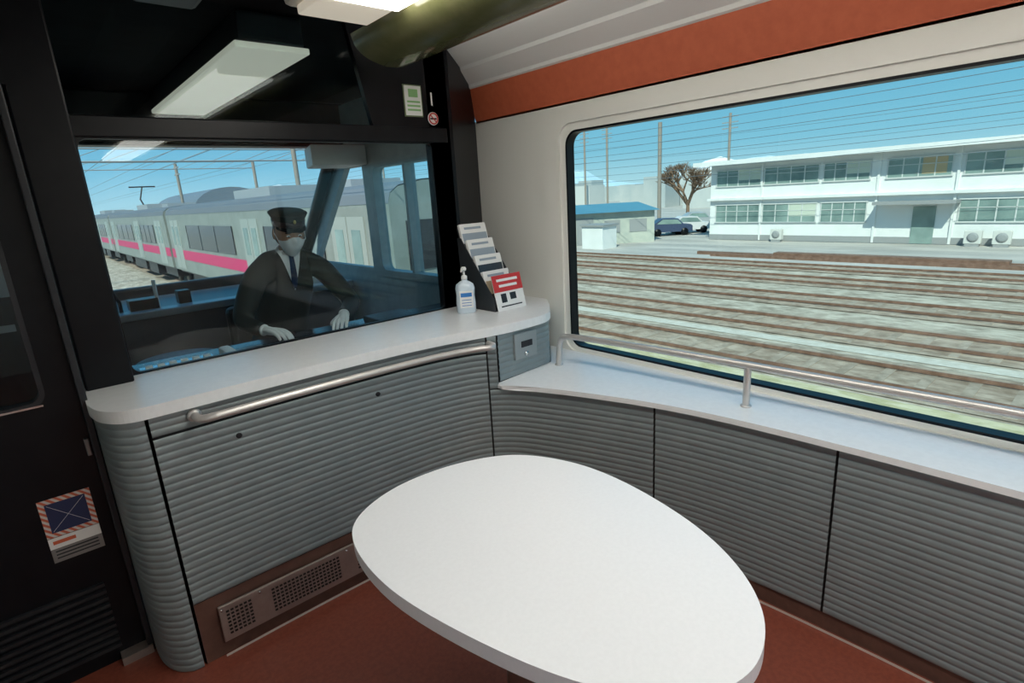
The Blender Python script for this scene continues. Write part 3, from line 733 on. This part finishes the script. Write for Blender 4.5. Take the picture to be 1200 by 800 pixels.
box('entrance_door', BX-0.05, BX, 6.8, 7.7, GZ, -0.15, M_bgl, bd)
boxes('pipes', [(BX-0.08,BX,9.25,9.35,GZ,2.5),(BX-0.08,BX,15.08,15.16,GZ,2.5),(BX-0.08,BX,6.1,6.2,GZ,2.5)], M_bw, bd)
for y in (13.6, 4.9, 3.9):
    a = grp('air_conditioner_unit')
    box('case', BX-0.65,BX-0.35,y,y+0.62,GZ+0.1,GZ+0.68, mat('ac_white',(0.62,0.62,0.58),0.6), a, 0.02)
    lathe('fan_grille', [(0.21,0),(0.21,0.02),(0.1,0.03)], M_bg, a, Matrix.Translation((BX-0.65,y+0.3,GZ+0.39)) @ Matrix.Rotation(-math.pi/2,4,'Y'), 24)
    box('feet', BX-0.63,BX-0.4,y+0.05,y+0.57,GZ-0.03,GZ+0.1, M_bg, a)
shd = grp('storage_shed')
SM = Matrix.Translation((26.5,24.6,GZ-0.03)) @ Matrix.Rotation(math.atan2(-3.6,4.1),4,'Z')
M_shed = mat('shed_wall', (0.50,0.52,0.45), 0.8, noise=((0.42,0.45,0.40),1.5,0.4,0.6))
M_blue = mat('blue_roof', (0.09,0.25,0.34), 0.5)
box('walls', 0,5.4,0,4,0,2.0, M_shed, shd, M=SM)
vs = [(-.3,-.4,2.0),(5.7,-.4,2.0),(5.7,4.4,2.0),(-.3,4.4,2.0),(0.6,2,2.5),(4.8,2,2.5)]
me = mesh_from('roof', vs, [(0,1,5,4),(1,2,5),(2,3,4,5),(3,0,4),(0,3,2,1)]); me.transform(SM); addobj('roof', me, M_blue, shd)
boxes('door_and_windows', [(0.4,1.5,-0.03,0,0,1.7),(2.2,3.2,-0.03,0,0.7,1.5),(3.8,4.9,-0.03,0,0.7,1.5)], M_bg, shd, M=SM)
sh2 = grp('small_white_hut')
box('walls', 25.6,26.9,21.2,22.8,GZ-0.03,GZ+1.3, M_bw, sh2); box('roof', 25.5,27.0,21.1,22.9,GZ+1.3,GZ+1.4, M_bg, sh2)
def car(x, y, rot, m):
    c_ = grp('parked_car'); CM = Matrix.Translation((x,y,GZ-0.03)) @ Matrix.Rotation(rot,4,'Z') @ Matrix.Scale(0.78,4)
    prof = [(-1.9,0.35),(-1.9,0.8),(-1.75,0.95),(-1.1,1.0),(-0.6,1.5),(0.8,1.55),(1.5,1.1),(1.9,0.95),(1.95,0.35)]
    def ex(nm, pf, w0, w1, mm):
        vs = [(p[0],w0,p[1]) for p in pf]+[(p[0],w1,p[1]) for p in pf]; k = len(pf)
        me = mesh_from(nm, vs, [tuple(range(k)),tuple(range(k,2*k))[::-1]]+[(i,(i+1)%k,(i+1)%k+k,i+k) for i in range(k)])
        me.transform(CM); addobj(nm, me, mm, c_)
    ex('body', prof, -0.8, 0.8, m)
    ex('windows', [(-0.95,1.02),(-0.55,1.42),(0.75,1.47),(1.3,1.08)], -0.815, 0.815, M_bgl)
    for wx in (-1.2,1.2):
        for wy in (-0.82,0.62):
            lathe('wheel', [(0.32,0),(0.34,0.05),(0.34,0.15),(0.32,0.2)], M_black, c_, CM @ Matrix.Translation((wx,wy,0.34)) @ Matrix.Rotation(-math.pi/2,4,'X'), 20)
M_cs = mat('car_silver',(0.55,0.57,0.58),0.3,metal=0.4)
car(34.6,22.6,2.4,mat('car_dark_blue',(0.05,0.07,0.13),0.3)); car(36.6,22.3,2.4,mat('car_white',(0.7,0.7,0.7),0.3)); car(41.5,24.5,2.4,M_cs)
tr = grp('bare_tree'); M_bark = mat('bark',(0.22,0.14,0.09),0.9)
TV=[(0,0,0)]; TE=[]; TR=[0.2]
def grow(pi, p, d, L, r, dep):
    q = p+d*L; TV.append(tuple(q)); TR.append(r); i = len(TV)-1; TE.append((pi,i))
    if dep == 0: return
    for k in range(4):
        nd = (d+Vector((random.uniform(-.9,.9),random.uniform(-.9,.9),random.uniform(-.15,.55)))).normalized()
        grow(i, q, nd, L*random.uniform(.66,.84), r*0.6, dep-1)
grow(0, Vector((0,0,0)), Vector((0,0,1)), 1.7, 0.16, 5)
bm = bmesh.new()
for a, b in TE:
    A, B = Vector(TV[a]), Vector(TV[b]); d = (B-A); q = d.to_track_quat('Z','Y').to_matrix().to_4x4()
    MM = Matrix.Translation((A+B)/2) @ q
    bmesh.ops.create_cone(bm, segments=4, radius1=max(TR[a],.015), radius2=max(TR[b],.010), depth=d.length*1.03, matrix=MM)
bm.transform(Matrix.Translation((44.5,27.2,GZ-0.03))); bm_obj('branches', bm, M_bark, tr)
M_pole = mat('pole_concrete',(0.30,0.26,0.22),0.8); M_wire = mat('wire',(0.14,0.19,0.23),0.5)
def pole(x,y,top,r=0.14,arms=2):
    p = grp('utility_pole'); tube('shaft', [(x,y,GZ-0.03),(x,y,top)], r, M_pole, p)
    for k in range(arms): box('arm', x-0.06,x+0.06,y-0.9,y+0.9,top-0.4-k*0.6,top-0.3-k*0.6, M_bg, p)
pole(37.8,25.6,6.1,0.15,0); pole(69,60.5,10.2,0.16,3); pole(66,53.6,10.0,0.16,3); pole(60,31.8,8.6,0.14,3); pole(9.6,25,4.6,0.10,1); pole(12,60,6.0,0.13,2); pole(26,47,5.5,0.10,1)
ow = grp('overhead_wires')
k = 0
for X_, rat in ((30,0.022),(30,0.036),(27,0.052),(25,0.068),(25,0.080),(24,0.094),(24,0.107),(22,0.122),(42,0.060),(42,0.088)):
    z = H+X_*rat; pts = []
    for i in range(41):
        y = -30+i*6; sag = 0.35*((((y/40.0)%1)-0.5)**2*4-1); pts.append((X_, y, z+sag*0.8))
    tube('wire_%d'%k, pts, 0.0115, M_wire, ow, res=2); k += 1
for (x0,z0) in ((6.3,3.9),(6.3,4.5),(3.2,3.9),(10.9,4.2),(14,4.6)):
    tube('wire_%d'%k, [(x0,-20,z0),(x0,160,z0)], 0.010, M_wire, ow, res=2); k += 1
gt = grp('catenary_gantry')
for yy, zz in ((34,4.2),(58,5.4)):
    tube('mast', [(-9,yy,GZ),(-9,yy,zz+0.7)], 0.14, M_pole, gt); tube('mast', [(18.2,yy,GZ),(18.2,yy,zz+0.7)], 0.14, M_pole, gt)
    tube('chord', [(-9,yy,zz),(18.2,yy,zz)], 0.04, M_bg, gt); tube('chord', [(-9,yy,zz+0.6),(18.2,yy,zz+0.6)], 0.04, M_bg, gt)
    for i in range(17): tube('web', [(-9+i*27.2/17,yy,zz),(-9+(i+1)*27.2/17,yy,zz+0.6)], 0.018, M_bg, gt, res=2)
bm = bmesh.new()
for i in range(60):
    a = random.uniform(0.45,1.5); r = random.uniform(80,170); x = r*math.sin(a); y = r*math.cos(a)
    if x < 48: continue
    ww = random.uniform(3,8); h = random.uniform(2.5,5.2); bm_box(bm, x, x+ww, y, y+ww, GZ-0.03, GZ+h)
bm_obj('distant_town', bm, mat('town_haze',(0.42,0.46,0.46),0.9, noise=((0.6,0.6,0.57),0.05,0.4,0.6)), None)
vs = []; n = 90
for i in range(n+1):
    a = -0.2+2.2*i/n; r = 900
    h = 16+10*math.sin(i*0.35)+7*math.sin(i*0.9+1)+4*math.sin(i*2.1)
    h += 30*math.exp(-((a-1.08)/0.06)**2)
    vs += [(r*math.sin(a), r*math.cos(a), GZ), (r*math.sin(a)*1.02, r*math.cos(a)*1.02, max(6,h))]
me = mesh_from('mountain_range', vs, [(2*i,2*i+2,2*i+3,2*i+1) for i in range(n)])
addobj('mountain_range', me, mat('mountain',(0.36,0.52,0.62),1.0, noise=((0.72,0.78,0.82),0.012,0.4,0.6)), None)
hl = grp('arched_hall')
pf = [(24,GZ-0.03),(24,2.0)]+[(24+13*(1-math.cos(math.pi*i/12))/2, 2.0+3.8*math.sin(math.pi*i/12)) for i in range(1,12)]+[(37,2.0),(37,GZ-0.03)]
extr_y('shell', pf, 112, 150, mat('hall_roof',(0.16,0.19,0.22),0.6), hl, closed=True)

def railcar(y0):
    t = grp('commuter_train_car'); L = 19.6; X0, X1 = 4.9, 7.75
    M_s = mat('train_silver',(0.235,0.25,0.215),0.5,metal=0.1,noise=((0.28,0.295,0.26),2,0.4,0.6))
    M_pk = mat('train_pink',(0.60,0.02,0.12),0.45); M_rf = mat('train_roof',(0.14,0.155,0.17),0.7)
    zb, ze = -0.78, 1.55
    pf = [(X0,zb),(X0,ze),(X0+0.06,ze+0.14),(X0+0.22,ze+0.25),(X0+0.7,ze+0.34),((X0+X1)/2,ze+0.38),(X1-0.7,ze+0.34),(X1-0.22,ze+0.25),(X1-0.06,ze+0.14),(X1,ze),(X1,zb)]
    extr_y('body', pf, y0, y0+L, M_s, t, closed=True)
    extr_y('roof', [(X0-0.01,ze-0.03),(X0+0.05,ze+0.15),(X0+0.22,ze+0.27),(X0+0.7,ze+0.36),((X0+X1)/2,ze+0.40),(X1-0.7,ze+0.36),(X1-0.22,ze+0.27),(X1-0.05,ze+0.15)], y0, y0+L, M_rf, t)
    box('stripe', X0-0.012,X0,y0,y0+L,-0.28,0.10, M_pk, t)
    box('stripe_far', X1,X1+0.012,y0,y0+L,-0.22,0.04, M_pk, t)
    doors = [y0+1.0, y0+7.3, y0+17.4]
    dl=[]; dw=[]; wl_=[]; fr_=[]
    for d in doors:
        dl += [(X0-0.02,X0,d,d+0.72,zb+0.1,1.30),(X0-0.02,X0,d+0.76,d+1.5,zb+0.1,1.30)]
        dw += [(X0-0.03,X0-0.02,d+0.18,d+0.55,0.28,1.05),(X0-0.03,X0-0.02,d+0.93,d+1.3,0.28,1.05)]
    for a, b in ((y0+3.0,y0+6.8),(y0+9.8,y0+16.0)):
        wl_.append((X0-0.02,X0,a,b,0.22,1.10))
        k = a
        while k <= b+0.01: fr_.append((X0-0.028,X0-0.018,k-0.03,k+0.03,0.22,1.10)); k += (b-a)/3
    boxes('doors', dl, mat('train_door',(0.33,0.35,0.31),0.4), t)
    boxes('door_windows', dw, M_bgl, t); boxes('windows', wl_, mat('train_window',(0.04,0.05,0.06),0.12), t); boxes('window_mullions', fr_, M_dark, t)
    boxes('end_face', [(X0+0.3,X0+1.0,y0-0.02,y0,0.3,1.2),(X1-1.0,X1-0.3,y0-0.02,y0,0.3,1.2),(X0+1.1,X1-1.1,y0-0.03,y0,zb+0.1,1.3)], M_dark, t)
    box('underframe', X0+0.15,X1-0.15,y0+0.2,y0+L-0.2,zb-0.12,zb, M_dark, t)
    boxes('equipment', [(X0+0.2,X1-0.2,y0+5.5,y0+8,-1.45,zb-0.1),(X0+0.2,X1-0.2,y0+9,y0+13,-1.4,zb-0.1)], M_dark, t)
    for c_ in (y0+2.8, y0+L-2.8):
        box('bogie', X0+0.35,X1-0.35,c_-1.4,c_+1.4,-1.35,-1.0, M_dark, t)
        for dy in (-1.05,1.05):
            for wx in (X0+0.82,X1-0.96):
                lathe('wheel', [(0.43,0),(0.43,0.1),(0.40,0.13)], M_dark, t, Matrix.Translation((wx,c_+dy,GZ+0.53)) @ Matrix.Rotation(math.pi/2,4,'Y'), 24)
    boxes('roof_units', [(X0+0.7,X1-0.7,y0+8,y0+11.5,ze+0.36,ze+0.62),(X0+0.8,X1-0.8,y0+3,y0+4.4,ze+0.36,ze+0.52)], mat('roof_unit',(0.32,0.34,0.35),0.6), t)
railcar(8.8); railcar(28.9); railcar(49.0)
pn = grp('pantograph')
for yy in (42.0,):
    tube('lower_arm', [(6.3,yy,1.95),(6.3,yy+1.4,2.6)], 0.05, M_dark, pn); tube('upper_arm', [(6.3,yy+1.4,2.6),(6.3,yy-0.2,3.3)], 0.04, M_dark, pn)
    tube('head', [(5.6,yy-0.2,3.3),(7.0,yy-0.2,3.3)], 0.04, M_dark, pn)
    boxes('insulators', [(5.8,6.0,yy-0.5,yy-0.3,1.9,2.1),(6.6,6.8,yy-0.5,yy-0.3,1.9,2.1)], M_bw, pn)

scene.view_settings.view_transform = 'Standard'
scene.view_settings.look = 'None'
scene.view_settings.exposure = 0.10
